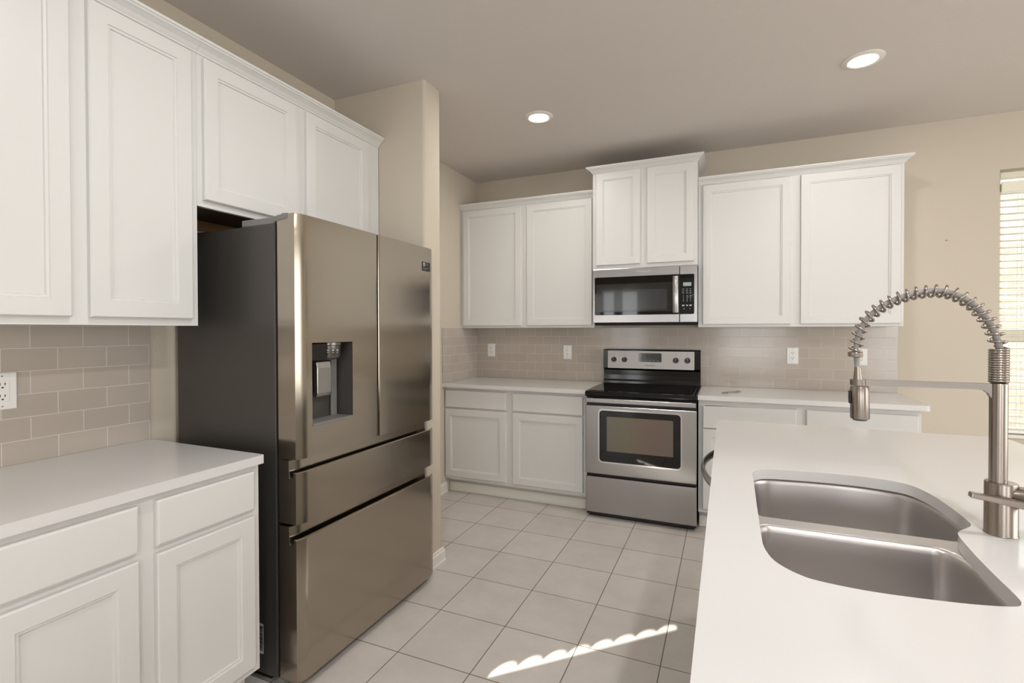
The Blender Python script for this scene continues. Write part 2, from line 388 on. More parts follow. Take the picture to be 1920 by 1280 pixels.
# ------------------------------------------------------------------ backsplash tiling
o = tag(MB().box((XL + .0005, YB - .008, HC + .0005), (1.074, YB - .0005, 1.372)).build('tile_backsplash', 'tileB'), 'taupe subway tile backsplash on the back wall behind the range', 'backsplash')
tag(MB().box((XL + .0005, 3.541, HC + .0005), (XL + .008, YB - .0085, 1.372)).build('tile_backsplash', 'tileL'), 'short return of taupe subway tile on the side wall at the inner corner', 'backsplash')
tag(MB().box((XL + .0005, .49, HC + .0005), (XL + .008, 1.2696, 1.372)).build('tile_backsplash', 'tileL'), 'taupe subway tile backsplash above the counter beside the refrigerator', 'backsplash')

# ------------------------------------------------------------------ wall cabinets
def wall_cab(label, F, u0, u1, v0, v1, depth, doors, dz, raw=False):
    c = F((u0 + u1) / 2, v0, -depth / 2); r = thing('wall_cabinet', label, 'cabinet', c)
    mb = MB(); B = lambda *a: F.box(mb, *a)
    B(u0, v0, -depth, u0 + .016, v1, -.0005); B(u1 - .016, v0, -depth, u1, v1, -.0005)      # sides
    B(u0 + .016, v0 + .022, -depth, u1 - .016, v0 + .035, -.019); B(u0 + .016, v1 - .02, -depth, u1 - .016, v1 - .004, -.019)
    B(u0 + .016, v0 + .035, -depth, u1 - .016, v1 - .02, -depth + .008)
    mb.build('carcass', 'white', r)
    fr = MB(); B = lambda *a: F.box(fr, *a)
    us = sorted(doors); s0 = us[0][0] + .012; s1 = us[-1][1] - .012
    B(u0, v0, -.019, s0, v1, 0); B(s1, v0, -.019, u1, v1, 0); B(s0, v0, -.019, s1, v0 + .038, 0); B(s0, v1 - .045, -.019, s1, v1, 0)
    for a, b in zip(us[:-1], us[1:]): B(a[1] - .012, v0 + .038, -.019, b[0] + .012, v1 - .045, 0)
    fr.build('face_frame', 'white', r)
    if raw:
        mb = MB(); F.box(mb, u0 + .018, v0 + .016, -depth + .012, u1 - .018, v0 + .0215, -.02); mb.build('underside', 'brown', r)
        mb = MB(); F.box(mb, u0 + .018, v0 - .028, -depth, u1 - .018, v0 + .015, -depth + .016); mb.build('hanging_rail', 'wood', r)
    for a, b in us: panel_door(F, r, a, b, dz[0], dz[1])
    return r
FL = Face('L', -1.8375)
dL = -1.8375 - XL
r = wall_cab('tall white two-door wall cabinet above the counter beside the refrigerator', FL, .510, 1.2576, 1.371, 2.397, dL - .001, [(.532, .857), (.905, 1.230)], (1.3955, 2.387))
crown(r, [(-1.8375, .510, 1, 0), (-1.8375, 1.2576, 1, 0)], 2.3965, None)
r = wall_cab('short deep white wall cabinet with two doors above the refrigerator', FL, 1.2581, 2.3266, 1.825, 2.397, dL - .001, [(1.279, 1.721), (1.781, 2.2187)], (1.8497, 2.387), raw=True)
crown(r, [(-1.8375, 1.2581, 1, 0), (-1.8375, 2.3266, 1, 0)], 2.3965)
FB = Face('B', 3.868); dB = YB - 3.868 - .001
r = wall_cab('white two-door wall cabinet in the inner corner between partition wall and microwave', FB, XL + .002, -.9565, 1.370, 2.397, dB, [(-2.130, -1.578), (-1.529, -.975)], (1.3885, 2.389))
crown(r, [(XL + .002, 3.868, 0, -1), (-.9565, 3.868, 0, -1)], 2.3965)
FM = Face('B', 3.803); dM = YB - 3.803 - .001
r = wall_cab('raised white two-door wall cabinet directly above the microwave', FM, -.955, -.1915, 1.8185, 2.556, dM, [(-.927, -.594), (-.544, -.214)], (1.845, 2.5515))
crown(r, [(-.955, YB - .001, -1, 0), (-.955, 3.803, -1, -1), (-.1915, 3.803, 1, -1), (-.1915, YB - .001, 1, 0)], 2.5545)
r = wall_cab('wide white two-door wall cabinet between the microwave and the window', FB, -.190, 1.0265, 1.370, 2.397, dB, [(-.160, .4005), (.457, 1.0095)], (1.3885, 2.389))
crown(r, [(-.190, 3.868, 0, -1), (1.0265, 3.868, 1, -1), (1.0265, YB - .001, 1, 0)], 2.3965)

# ------------------------------------------------------------------ base cabinets
def base_cab(label, F, u0, u1, v0, v1, depth, cols, dr, dz, toe=.075, skew=0, rail=.022):
    c = F((u0 + u1) / 2, 0, -depth / 2); r = thing('base_cabinet', label, 'cabinet', c)
    mb = MB(); B = lambda *a: F.box(mb, *a)
    B(u0, v0, -depth, u0 + .016, v1, -.0005); B(u1 - .016, v0, -depth, u1, v1, -.0005)
    B(u0 + .016, v0, -depth, u1 - .016, v0 + .016, -.019); B(u0 + .016, v0 + .016, -depth, u1 - .016, v1, -depth + .01)
    mb.build('carcass', 'white', r)
    fr = MB(); B = lambda *a: F.box(fr, *a)
    s0 = cols[0][0] + .012; s1 = cols[-1][1] - .012
    B(u0, v0, -.019, s0, v1, 0); B(s1, v0, -.019, u1, v1, 0)
    B(s0, v0, -.019, s1, v0 + .035, 0); B(s0, v1 - rail, -.019, s1, v1, 0); B(s0, dz[1] - .012, -.019, s1, dr[0] + .012, 0)
    for a, b in zip(cols[:-1], cols[1:]):
        B(a[1] - .012, v0 + .035, -.019, b[0] + .012, dz[1] - .012, 0); B(a[1] - .012, dr[0] + .012, -.019, b[0] + .012, v1 - rail, 0)
    fr.build('face_frame', 'white', r)
    tk = MB(); F.box(tk, u0 + .001, .0005, -depth, u1 - .001, v0, -toe); tk.build('toe_kick', 'white', r)
    tk = MB()
    F.box(tk, u0 + .001, .0005, -toe + .0005, u1 - .001, .075, -toe + .012); F.box(tk, u0 + .001, .0005, -toe + .0125, u1 - .001, .016, -toe + .024)
    tk.build('toe_moulding', 'trim', r, bevel=.004)
    for i, (a, b) in enumerate(cols):
        slab_front(F, r, a, b, dr[0], dr[1], skew=skew if i == 0 else 0)
        panel_door(F, r, a, b, dz[0], dz[1])
    return r
FBL = Face('L', -1.530)
base_cab('white base cabinet beside the refrigerator with two drawers over two doors', FBL, .498, 1.262, .147, .8815, -1.530 - XL - .001, [(.540, .8605), (.9092, 1.2345)], (.727, .861), (.175, .704), rail=.030)
FBB = Face('B', 3.592); dBB = YB - 3.592 - .001
base_cab('white base cabinet in the inner corner between partition wall and range', FBB, XL + .002, -.949, .116, .8815, dBB, [(-2.153, -1.5985), (-1.5420, -.975)], (.7145, .856), (.142, .702), rail=.035)
base_cab('white base cabinet between the range and the window, one drawer front crooked', FBB, -.1745, 1.041, .116, .8815, dBB, [(-.147, .4055), (.458, 1.0235)], (.690, .848), (.142, .684), skew=-.009, rail=.0387)

# ------------------------------------------------------------------ countertops
def slab(loops, name, label, cat='countertop', z0=HC - .0305):
    o = plate(loops, z0, HC, name, 'quartz'); 
    bv = o.modifiers.new('soft_edge', 'BEVEL'); bv.width = .002; bv.segments = 2; bv.limit_method = 'ANGLE'; bv.angle_limit = radians(70)
    return tag(o, label, cat)
slab([rrect(XL + .001, .49, -1.507, 1.2682, [0, 0, .004, 0])], 'countertop', 'white quartz countertop on the base cabinet beside the refrigerator')
slab([rrect(XL + .001, 3.5415, -.942, YB - .001, 0)], 'countertop', 'white quartz countertop in the inner corner between partition wall and range')
slab([rrect(-.177, 3.5415, 1.078, YB - .001, [0, .035, 0, 0])], 'countertop', 'white quartz countertop between range and window, holding a loose drawer pull')

# ------------------------------------------------------------------ island: cabinet, top, sink, faucet, dishwasher
cut = [(.0735, 1.680), (.082, 1.714), (.105, 1.742), (.150, 1.757), (.296, 1.772), (.400, 1.764), (.470, 1.735), (.4975, 1.660), (.507, 1.560), (.5085, 1.470), (.504, 1.428), (.488, 1.402),
       (.466, 1.374), (.4545, 1.345), (.446, 1.261), (.4405, 1.160), (.4390, 1.085), (.434, 1.049), (.414, 1.031), (.345, 1.013), (.235, 1.000), (.160, 1.004), (.121, 1.018), (.085, 1.060), (.0705, 1.120), (.0690, 1.19), (.0705, 1.40), (.0725, 1.58)]
cutout = catmull(cut, 4)
IX0, IX1, IY0, IY1 = -.041, 1.034, .42, 2.622
isl_top = slab([rrect(IX0, IY0, IX1, IY1, [.01, .05, .06, .012]), cutout], 'island_countertop', 'large white quartz island countertop with an undermount sink cut into it')
ic = thing('island_cabinet', 'white island base cabinet under the sink', 'cabinet', (.34, 1.17, 0))
mb = MB(); BX0, BX1, BY0, BY1, BZ = .004, .68, .46, 1.886, .8815
mb.box((BX0 + .019, BY0, .105), (BX1, BY0 + .018, BZ)); mb.box((BX0 + .019, BY1 - .018, .105), (BX1, BY1, BZ)); mb.box((BX1 - .018, BY0 + .018, .123), (BX1, BY1 - .018, BZ))
mb.box((BX0 + .019, BY0 + .018, .105), (BX1, BY1 - .018, .123)); mb.box((BX0 + .075, BY0 + .03, .0005), (BX1 - .02, BY1, .105))
mb.build('carcass', 'white', ic)
FI = Face('I', .004)
fr = MB(); B = lambda *a: FI.box(fr, *a)
for a, b in ((.46, .51), (1.15, 1.20), (1.82, 1.886)): B(a, .105, -.019, b, BZ, 0)
for a, b in ((.51, 1.15), (1.20, 1.82)): B(a, .105, -.019, b, .14, 0); B(a, .855, -.019, b, BZ, 0)
fr.build('face_frame', 'white', ic)
for a, b in ((.495, .828), (.832, 1.165), (1.185, 1.508), (1.512, 1.835)): panel_door(FI, ic, a, b, .13, .865)
tag(MB().box((.004, 2.500, .0005), (.6815, 2.585, .8815)).build('island_end_panel', 'white'), 'white end panel closing the far end of the island beside the dishwasher', 'panel')
tag(MB().box((.682, .46, .0005), (.700, 2.585, .8815)).build('island_back_panel', 'white'), 'white back panel along the seating side of the island', 'panel')

dw = thing('dishwasher', 'steel dishwasher in the island with a curved bow handle', 'dishwasher', (.3, 2.193, 0))
MB().box((.012, 1.892, .11), (.58, 2.494, .872)).build('tub', 'grey', dw)
MB().box((-.022, 1.892, .125), (.011, 2.494, .868)).build('door', 'steel', dw, bevel=.006)
MB().box((.06, 1.895, .0005), (.5, 2.49, .108)).build('kick_plate', 'black', dw)
hp = []
for k in range(25):
    t = k / 24; hp.append((-.024 - .064 * sin(pi * t) ** .75, 1.90 + .585 * t, .79))
hb = MB(); rs = []
for i, p in enumerate(hp):
    a = Vector(hp[max(i - 1, 0)]); b = Vector(hp[min(i + 1, 24)]); T = (b - a).normalized(); N = T.cross(Vector((0, 0, 1)))
    P = Vector(p); rs.append([P + N * (cos(q) * .008) + Vector((0, 0, sin(q) * .017)) for q in [j * 2 * pi / 14 for j in range(14)]])
hb.rings(rs, smooth=True).build('handle', 'steel', dw)

# sink: two bowls hung under the countertop
sk = thing('kitchen_sink', 'undermount stainless double-bowl sink in the island', 'sink', (.28, 1.38, HC - .235))
far_b = catmull([(.072, 1.660), (.082, 1.716), (.106, 1.744), (.150, 1.760), (.296, 1.775), (.400, 1.767), (.470, 1.738), (.500, 1.660), (.510, 1.560), (.511, 1.480), (.500, 1.432), (.460, 1.408), (.40, 1.399), (.28, 1.396), (.15, 1.396), (.105, 1.400), (.080, 1.420), (.071, 1.47), (.071, 1.56)], 4)
near_b = catmull([(.0680, 1.26), (.076, 1.312), (.105, 1.340), (.16, 1.347), (.28, 1.348), (.37, 1.345), (.425, 1.328), (.446, 1.261), (.4435, 1.160), (.4415, 1.085), (.436, 1.046), (.414, 1.028), (.345, 1.010), (.235, .997), (.160, 1.001), (.119, 1.016), (.083, 1.058), (.068, 1.120), (.0665, 1.19)], 4)
def offs(L, d):
    P = [Vector(p).to_2d() if len(p) == 2 else Vector(p[:2]) for p in L]; n = len(P); c = sum(P, Vector((0, 0))) / n; out = []
    area = sum(P[i].x * P[(i + 1) % n].y - P[(i + 1) % n].x * P[i].y for i in range(n)); sg = 1 if area > 0 else -1
    for i in range(n):
        t = (P[(i + 1) % n] - P[i - 1]).normalized(); out.append(P[i] + Vector((-t.y, t.x)) * sg * d)
    return out
ZS = HC - .0315
far_b = [(p.x, max(p.y, 1.396)) for p in offs(far_b, -.013)]; near_b = [(p.x, min(p.y, 1.348)) for p in offs(near_b, -.013)]
def bowl(L, depth):
    rs = []
    for d, z in ((0, 0), (.004, -.001), (.008, -.004), (.0105, -.009), (.012, -.016), (.016, -.08), (.020, -depth + .05), (.024, -depth + .03), (.032, -depth + .014), (.045, -depth + .004), (.062, -depth)):
        rs.append([(p.x, p.y, ZS - .0005 + z) for p in offs(L, d)])
    mb = MB(); mb.rings(rs, False, True, smooth=True)
    mb.sm[-1] = True
    b = mb.build('bowl', 'sinksteel', sk, split=0); return b
flange = offs(cut, -.030)
plate([[tuple(p) for p in catmull([tuple(q) for q in flange], 4)], far_b, near_b], ZS - .0012, ZS - .0004, 'rim', 'sinksteel', sk)
for L, dp, c in ((far_b, .215, (.30, 1.58)), (near_b, .185, (.26, 1.17))):
    b = bowl(L, dp); zb = ZS - dp
    mb = MB(); mb.lathe([(.0, .0), (.032, .0005), (.030, .002), (.040, .003), (.043, .0015), (.044, 0)], (c[0], c[1], zb + .0005), (0, 0, 1), 28); mb.build('drain', 'nickel', sk)

# spring faucet
FX, FY = .5345, 1.388
fa = thing('kitchen_faucet', 'brushed nickel spring-coil kitchen faucet standing beside the sink', 'faucet', (FX, FY, HC))
mb = MB(); mb.lathe([(.0, 0), (.0282, 0), (.0286, .001), (.0274, .003), (.0272, .109), (.0262, .1115), (.015, .1125), (0, .1125)], (FX + .006, FY + .002, HC), (0, 0, 1), 48); mb.build('base', 'nickel', fa)
mb = MB(); mb.lathe([(0, .111), (.0152, .111), (.0152, .322), (.0140, .3235), (.0, .3235)], (FX, FY, HC), (0, 0, 1), 40); mb.build('column', 'nickel', fa)
vd = Vector((.90, -.43, 0)).normalized(); vo = Vector((FX + .006, FY + .002, HC + .0845)) + vd * .016
mb = MB(); mb.lathe([(0, 0), (.0205, 0), (.0225, .012), (.0245, .03), (.0250, .072), (.0240, .076), (0, .076)], vo, vd, 36); mb.build('valve', 'nickel', fa)
lv = MB(); a = Vector((.575, 1.346, HC + .0765)); b = Vector((.4665, 1.330, HC + .0943)); dd = (b - a).normalized(); ww = Vector((0, 1, 0)); nn = dd.cross(ww)
rs = []
for t, h, w in ((0, .0085, .0095), (.08, .0080, .0095), (.5, .0066, .009), (.97, .0056, .008), (1, .0045, .007)):
    c = a.lerp(b, t); rs.append([c + nn * (h * sy) + ww * (w * sx) for sx, sy in ((-1, -1), (1, -1), (1, 1), (-1, 1))])
lv.rings(rs).build('lever', 'nickel', fa, bevel=.002)
# coil path: up the column, round the arch, down to the spray
arc = [(.5345, 1.3125), (.5318, 1.325), (.5270, 1.3430), (.5177, 1.3650), (.5060, 1.3850), (.4915, 1.4035), (.4755, 1.4178), (.4590, 1.4280), (.4421, 1.4342), (.4234, 1.4366), (.4044, 1.4352), (.3860, 1.4318), (.3682, 1.4258), (.3515, 1.4190), (.3365, 1.4105), (.3235, 1.4015), (.3110, 1.3900), (.3000, 1.3772), (.2920, 1.3640), (.2855, 1.3485), (.2812, 1.3310), (.2782, 1.3125), (.2768, 1.2985)]
arc = [Vector((x, FY - .001, z)) for x, z in arc]
def arclen(P):
    L = [0]
    for a, b in zip(P[:-1], P[1:]): L.append(L[-1] + (b - a).length)
    return L
AL = arclen(arc); AT = AL[-1]
def along(s):
    s = min(max(s, 0), AT)
    for i in range(len(AL) - 1):
        if s <= AL[i + 1] or i == len(AL) - 2:
            t = (s - AL[i]) / (AL[i + 1] - AL[i]); return arc[i].lerp(arc[i + 1], t), (arc[i + 1] - arc[i]).normalized()
Yv = Vector((0, 1, 0))
hel = []
base_z = HC + .325
def col_helix(z0, z1, turns, x, r):
    n = int(turns * 18)
    return [Vector((x + r * cos(2 * pi * k / 18), FY + r * sin(2 * pi * k / 18), z0 + (z1 - z0) * k / n)) for k in range(n + 1)]
hel += col_helix(base_z, 1.309, 14, FX, .0144)
NT = 24; n = NT * 18
for k in range(4, n + 1):
    t = k / n; P, T = along(AT * t); e = 1 / 12
    P2, T2 = along(AT * min(1, t + .02)); P0, T0 = along(AT * max(0, t - .02)); T = (T + T2 + T0).normalized()
    nn = T.cross(Yv).normalized(); ang = 2 * pi * k / 18
    r = .0132 - .0014 * t; hel.append(P + (nn * cos(ang) + Yv * sin(ang)) * r)
zend = arc[-1].z
hel += [Vector((arc[-1].x + .0122 * cos(2 * pi * k / 18), FY + .0122 * sin(2 * pi * k / 18), zend - .010 * k / 54)) for k in range(2, 55)]
MB().tube(hel, .0029, 10).build('spring_coil', 'nickel', fa)
hose = [arc[0] - Vector((0, 0, .02))] + arc + [Vector((.2800, FY, 1.28)), Vector((.2812, FY, 1.255))]
hs = catmull([tuple(p) for p in hose], 4, closed=False)
MB().tube(hs, [.0066 - .0012 * i / len(hs) for i in range(len(hs))], 16).build('hose', 'hose', fa)
MB().lathe([(0, 0), (.0062, 0), (.0064, .004), (.0095, .034), (.0100, .040), (0, .040)], (.2813, FY, 1.264), (0.03, 0, -1), 28).build('hose_collar', 'nickel', fa)
mb = MB(); hx = .2855
mb.lathe([(0, 0), (.0172, 0), (.0190, .004), (.0188, .03), (.0194, .073), (.0185, .0765), (.0, .0765)], (hx, FY, 1.2195), (.015, 0, -1), 36)
sh_ = mb.build('spray_head', 'nickel', fa)
MB().lathe([(0, 0), (.0145, 0), (.0145, .003), (.013, .004), (0, .004)], (hx + .0012, FY, 1.2195 - .0765), (.015, 0, -1), 28).build('aerator', 'dgrey', sh_)
MB().box((hx - .0212, FY - .006, 1.178), (hx - .018, FY + .006, 1.208)).build('spray_button', 'black', sh_, bevel=.001)
ar = MB(); 
ar.box((hx + .010, FY - .007, 1.2215), (FX - .006, FY + .007, 1.2345))
ar.lathe([(0.0105, 0), (.0158, 0), (.0158, .013), (.0105, .013)], (hx - .003, FY, 1.2215), (0, 0, 1), 28, ring=True)
ar.prism([(FX - .045, 1.2216), (FX - .008, 1.2216), (FX - .008, 1.200), (FX - .0145, 1.205), (FX - .019, 1.214), (FX - .027, 1.220)], 'y', FY - .007, FY + .007)
ar.build('docking_arm', 'satin', fa)

# ------------------------------------------------------------------ refrigerator
fg = thing('refrigerator', 'stainless french-door refrigerator with dark grey sides and a water dispenser', 'refrigerator', (-1.80, 1.834, 0))
FXF, FXB = -1.4527, -1.550; fy0, fy1 = 1.3683, 2.2985; fym = 1.8335
MB().box((-2.13, fy0, .03), (-1.5640, fy1, 1.754)).build('body', 'darkside', fg, bevel=.003)
MB().box((-2.10, fy0 + .02, .001), (-1.62, fy1 - .02, .03)).build('base_grille', 'black', fg)
MB().box((-1.5638, fy0 + .008, .05), (-1.5502, fy1 - .008, 1.745)).build('door_gasket', 'black', fg)
hc_ = MB(); hc_.box((-1.742, fy0 + .002, 1.7545), (-1.566, fy1 - .002, 1.781)); hc_.build('hinge_cover', 'grey', fg, bevel=.004)
for a, b in ((fy0 - .003, fy0 + .085), (fy1 - .085, fy1 - .001)):
    hh = MB(); hh.prism([(-1.5655, 1.7605), (-1.530, 1.764), (-1.497, 1.7690), (-1.497, 1.789), (-1.522, 1.7895), (-1.536, 1.7835), (-1.5655, 1.782)], 'y', a, b); hh.build('top_hinge', 'grey', fg, bevel=.003)
def door_x(y, a, b, e=.05, s=.0115):
    d = min(y - a, b - y)
    return FXF - (s * (1 - min(1, d / e)) ** 2 if d < e else 0)
def frange(a, b, n): return [a + (b - a) * i / n for i in range(n + 1)]
def fdoor(name, a, b, z0, z1, hole=None, lside=True, rside=True):
    ea = .05 if lside else .012; eb = .05 if rside else .012
    def X(y):
        d0, d1 = y - a, b - y; s = 0
        if d0 < ea: s = max(s, (.0115 if lside else .003) * (1 - d0 / ea) ** 2)
        if d1 < eb: s = max(s, (.0115 if rside else .003) * (1 - d1 / eb) ** 2)
        return FXF - s
    ys = sorted(set([round(v, 5) for v in frange(a, a + ea, 8) + frange(a + ea, b - eb, 6) + frange(b - eb, b, 8) + ([hole[0], hole[1]] if hole else [])]))
    zs = sorted(set([z0, z1] + ([hole[2], hole[3]] if hole else [])))
    mb = MB(); v = [(X(y), y, z) for z in zs for y in ys]; ny = len(ys); f = []
    for j in range(len(zs) - 1):
        for i in range(ny - 1):
            if hole and hole[0] - 1e-6 <= ys[i] < hole[1] - 1e-6 and hole[2] - 1e-6 <= zs[j] < hole[3] - 1e-6: continue
            f.append((j * ny + i, j * ny + i + 1, (j + 1) * ny + i + 1, (j + 1) * ny + i))
    mb.add(v, f, True)
    # sides, top, bottom, back
    for y in (a, b): mb.add([(FXB, y, z0), (X(y), y, z0), (X(y), y, z1), (FXB, y, z1)] if 1 else [], [(0, 1, 2, 3)])
    for z in (z0, z1):
        n = len(ys); mb.add([(FXB, y, z) for y in ys] + [(X(y), y, z) for y in ys], [(i, i + 1, n + i + 1, n + i) for i in range(n - 1)])
    mb.add([(FXB, a, z0), (FXB, b, z0), (FXB, b, z1), (FXB, a, z1)], [(0, 1, 2, 3)])
    if hole:
        h0, h1, k0, k1 = hole; xb = -1.540
        mb.add([(FXF, h0, k0), (FXF, h1, k0), (FXF, h1, k1), (FXF, h0, k1), (xb, h0, k0), (xb, h1, k0), (xb, h1, k1), (xb, h0, k1)], [(0, 1, 5, 4), (1, 2, 6, 5), (2, 3, 7, 6), (3, 0, 4, 7), (4, 5, 6, 7)])
    return mb.build(name, 'fsteel', fg, weld=True)
HO = (1.4395, 1.6625, .984, 1.3045)
dl = fdoor('door', fy0, fym - .0035, .8715, 1.786, HO, True, False)
dr = fdoor('door', fym + .0035, fy1, .8715, 1.786, None, False, True)
# dispenser
h0, h1, k0, k1 = HO; xb = -1.540
t = .0015
dp = MB(); dp.add([(FXF - .001, h0 + t, k0 + t), (FXF - .001, h1 - t, k0 + t), (FXF - .001, h1 - t, k1 - t), (FXF - .001, h0 + t, k1 - t), (xb + t, h0 + t, k0 + t), (xb + t, h1 - t, k0 + t), (xb + t, h1 - t, k1 - t), (xb + t, h0 + t, k1 - t)],
                  [(0, 1, 5, 4), (1, 2, 6, 5), (2, 3, 7, 6), (3, 0, 4, 7), (4, 5, 6, 7)])
dp.build('dispenser_recess', 'dgrey', dl)
MB().box((xb + .002, h0 + .002, 1.236), (-1.468, h0 + .095, 1.302)).build('dispenser_housing', 'gloss', dl, bevel=.003)
MB().lathe([(0, 0), (.050, 0), (.050, .010), (.046, .014), (.044, .056), (.036, .066), (.012, .072), (0, .072)], (-1.505, 1.582, 1.3025), (0, 0, -1), 36).build('dispenser_nozzle', 'darkchrome', dl)
lg = MB()
for i in range(3):
    a_ = -.55 + i * .42; cx, cy = -1.505 + .0472 * cos(a_ - .35), 1.582 + .0472 * sin(a_ - .35)
    lg.box((cx - .001, cy - .005, 1.270), (cx + .001, cy + .005, 1.274)); lg.box((cx - .001, cy - .003, 1.262), (cx + .001, cy + .003, 1.264))
lg.build('dispenser_lettering', 'ink', dl)
MB().box((xb + .004, 1.618, .992), (xb + .014, 1.650, 1.236)).build('dispenser_rail', 'grey', dl, bevel=.003)
pd = MB(); pz = [(xb + .02, 1.083), (xb + .034, 1.083), (xb + .040, 1.10), (xb + .040, 1.20), (xb + .034, 1.228), (xb + .02, 1.228)]
pd.prism([(x, z) for x, z in pz], 'y', 1.512, 1.592); pd.build('dispenser_paddle', 'steel', dl, bevel=.004)
MB().box((xb + .002, h0 + .002, .9845), (FXF + .004, h1 - .002, .9945)).build('drip_tray', 'grey', dl, bevel=.002)
# drawers with a pocket-grip lip
def fdrawer(name, z0, zl, zt):
    prof = [(FXB, z0), (FXF, z0), (FXF, zl - .002), (FXF - .002, zl), (FXF - .012, zl), (FXF - .013, zl - .022), (FXF - .034, zl - .022), (FXF - .036, zt - .002), (FXF - .038, zt), (FXB, zt)]
    ys = frange(fy0, fy0 + .05, 8) + frange(fy0 + .05, fy1 - .05, 4)[1:] + frange(fy1 - .05, fy1, 8)[1:]
    rs = []
    for y in ys:
        d = min(y - fy0, fy1 - y); s = .0115 * (1 - d / .05) ** 2 if d < .05 else 0
        rs.append([(max(FXB, x - s) if x > FXB else x, y, z) for x, z in prof])
    mb = MB(); mb.rings(rs, smooth=True); return mb.build(name, 'fsteel', fg)
fdrawer('drawer', .629, .822, .867)
fdrawer('freezer_drawer', .036, .572, .618)
for y in (fy0 + .03, fy1 - .03):
    MB().lathe([(0, 0), (.022, 0), (.022, .012), (.012, .018), (.010, .034), (0, .034)], (-1.585, y, .0005), (0, 0, 1), 16).build('foot', 'grey', fg)
MB().box((-1.56, fy0 - .001, .012), (-1.53, fy0 + .03, .034)).build('front_foot_cover', 'grey', fg)
MB().prism([(-1.556, .868), (-1.500, .8695), (-1.49, .8705), (-1.49, .8712), (-1.556, .8712)], 'y', fy0 + .004, fy0 + .06).build('middle_hinge', 'chrome', fg)
bdg = MB().box((FXF + .0003, 2.189, 1.662), (FXF + .0018, 2.262, 1.7085)).build('badge', 'black', dr)
rg = MB(); rs = []
for k in range(24):
    a_ = 2 * pi * k / 24; c = Vector((FXF + .0022, 2.2045 + .0075 * cos(a_), 1.6955 + .0075 * sin(a_))); ra = Vector((0, cos(a_), sin(a_)))
    rs.append([c + ra * .0022 * sx + Vector((.0004 * sy, 0, 0)) for sx, sy in ((-1, -1), (1, -1), (1, 1), (-1, 1))])
rg.rings(rs, False, False, closed=True); rg.box((FXF + .0019, 2.2025, 1.6955), (FXF + .0026, 2.2045, 1.7045))
rg.build('badge_emblem', 'ink', bdg)
bl_ = MB()
for i, (a_, b_, z) in enumerate(((2.217, 2.246, 1.7005), (2.217, 2.240, 1.6950), (2.193, 2.252, 1.6775), (2.193, 2.230, 1.6715))): bl_.box((FXF + .0019, a_, z - .0012), (FXF + .0024, b_, z + .0012))
bl_.build('badge_lettering', 'grey', bdg)
st = MB().box((-1.69, fy0 - .0012, .105), (-1.6375, fy0 - .0003, .2205)).build('barcode_label', 'sticker', fg)
bc = MB(); import random; random.seed(4); z = .116
while z < .208:
    h = random.choice((.0012, .002, .0034)); bc.box((-1.688, fy0 - .0018, z), (-1.6395, fy0 - .0012, z + h)); z += h + random.choice((.0014, .0022, .003))
bc.build('barcode', 'black', st)

# ------------------------------------------------------------------ range
rx0, rx1, ry = -.9365, -.1805, 3.4995
rg_ = thing('electric_range', 'stainless freestanding range with a black glass cooktop', 'range', (-.5585, 3.8, 0))
MB().box((rx0 + .004, ry + .03, .02), (rx1 - .004, YB - .03, .874)).build('body', 'black', rg_)
MB().box((rx0 + .02, ry + .06, .0005), (rx1 - .02, YB - .06, .019)).build('base', 'black', rg_)
ct = MB(); ct.prism([(ry + .004, .874), (ry - .004, .880), (ry - .007, .893), (ry - .004, .905), (ry + .006, .9125), (ry + .02, .914), (YB - .10, .914), (YB - .10, .874)], 'x', rx0, rx1)
ctb = ct.build('cooktop', 'gloss', rg_, bevel=.002)
MB().box((rx0 + .022, ry + .035, .9142), (rx1 - .022, YB - .125, .9165)).build('cooktop_glass', 'glass', ctb, bevel=.001)
bgd = MB(); bgd.prism([(YB - .10, .9), (YB - .100, .918), (YB - .098, .935), (YB - .094, .950), (YB - .092, .985), (YB - .092, 1.026), (YB - .103, 1.034), (YB - .106, 1.044), (YB - .098, 1.186), (YB - .092, 1.193), (YB - .045, 1.1945), (YB - .030, 1.18), (YB - .030, .9)], 'x', rx0 + .003, rx1 - .002)
bgd = bgd.build('backguard', 'gloss', rg_, bevel=.003)
def bgy(z): return YB - .106 + (z - 1.044) / (1.186 - 1.044) * .008
def bg_plate(x0, z0, x1, z1, r, w0, w1, name, m, parent):
    L = rrect(x0, z0, x1, z1, r, 4); mb = MB(); mb.rings([[(x, bgy(z) - w0, z) for x, z in L], [(x, bgy(z) - w1, z) for x, z in L]]); return mb.build(name, m, parent)
cp = bg_plate(-.897, 1.0395, -.2275, 1.180, .006, -.001, .003, 'control_panel', 'panelsteel', bgd)
dsp = bg_plate(-.651, 1.094, -.471, 1.1645, .008, .003, .0042, 'display', 'display', bgd)
bg_plate(-.592, 1.125, -.530, 1.154, .002, .0042, .0046, 'display_window', 'lcdoff', dsp)
ts = MB()
for i in range(5):
    x = -.628 + i * .030; ts.box((x, bgy(1.105) - .0048, 1.1045), (x + .014, bgy(1.105) - .0042, 1.1075))
ts.build('touch_lettering', 'grey', dsp)
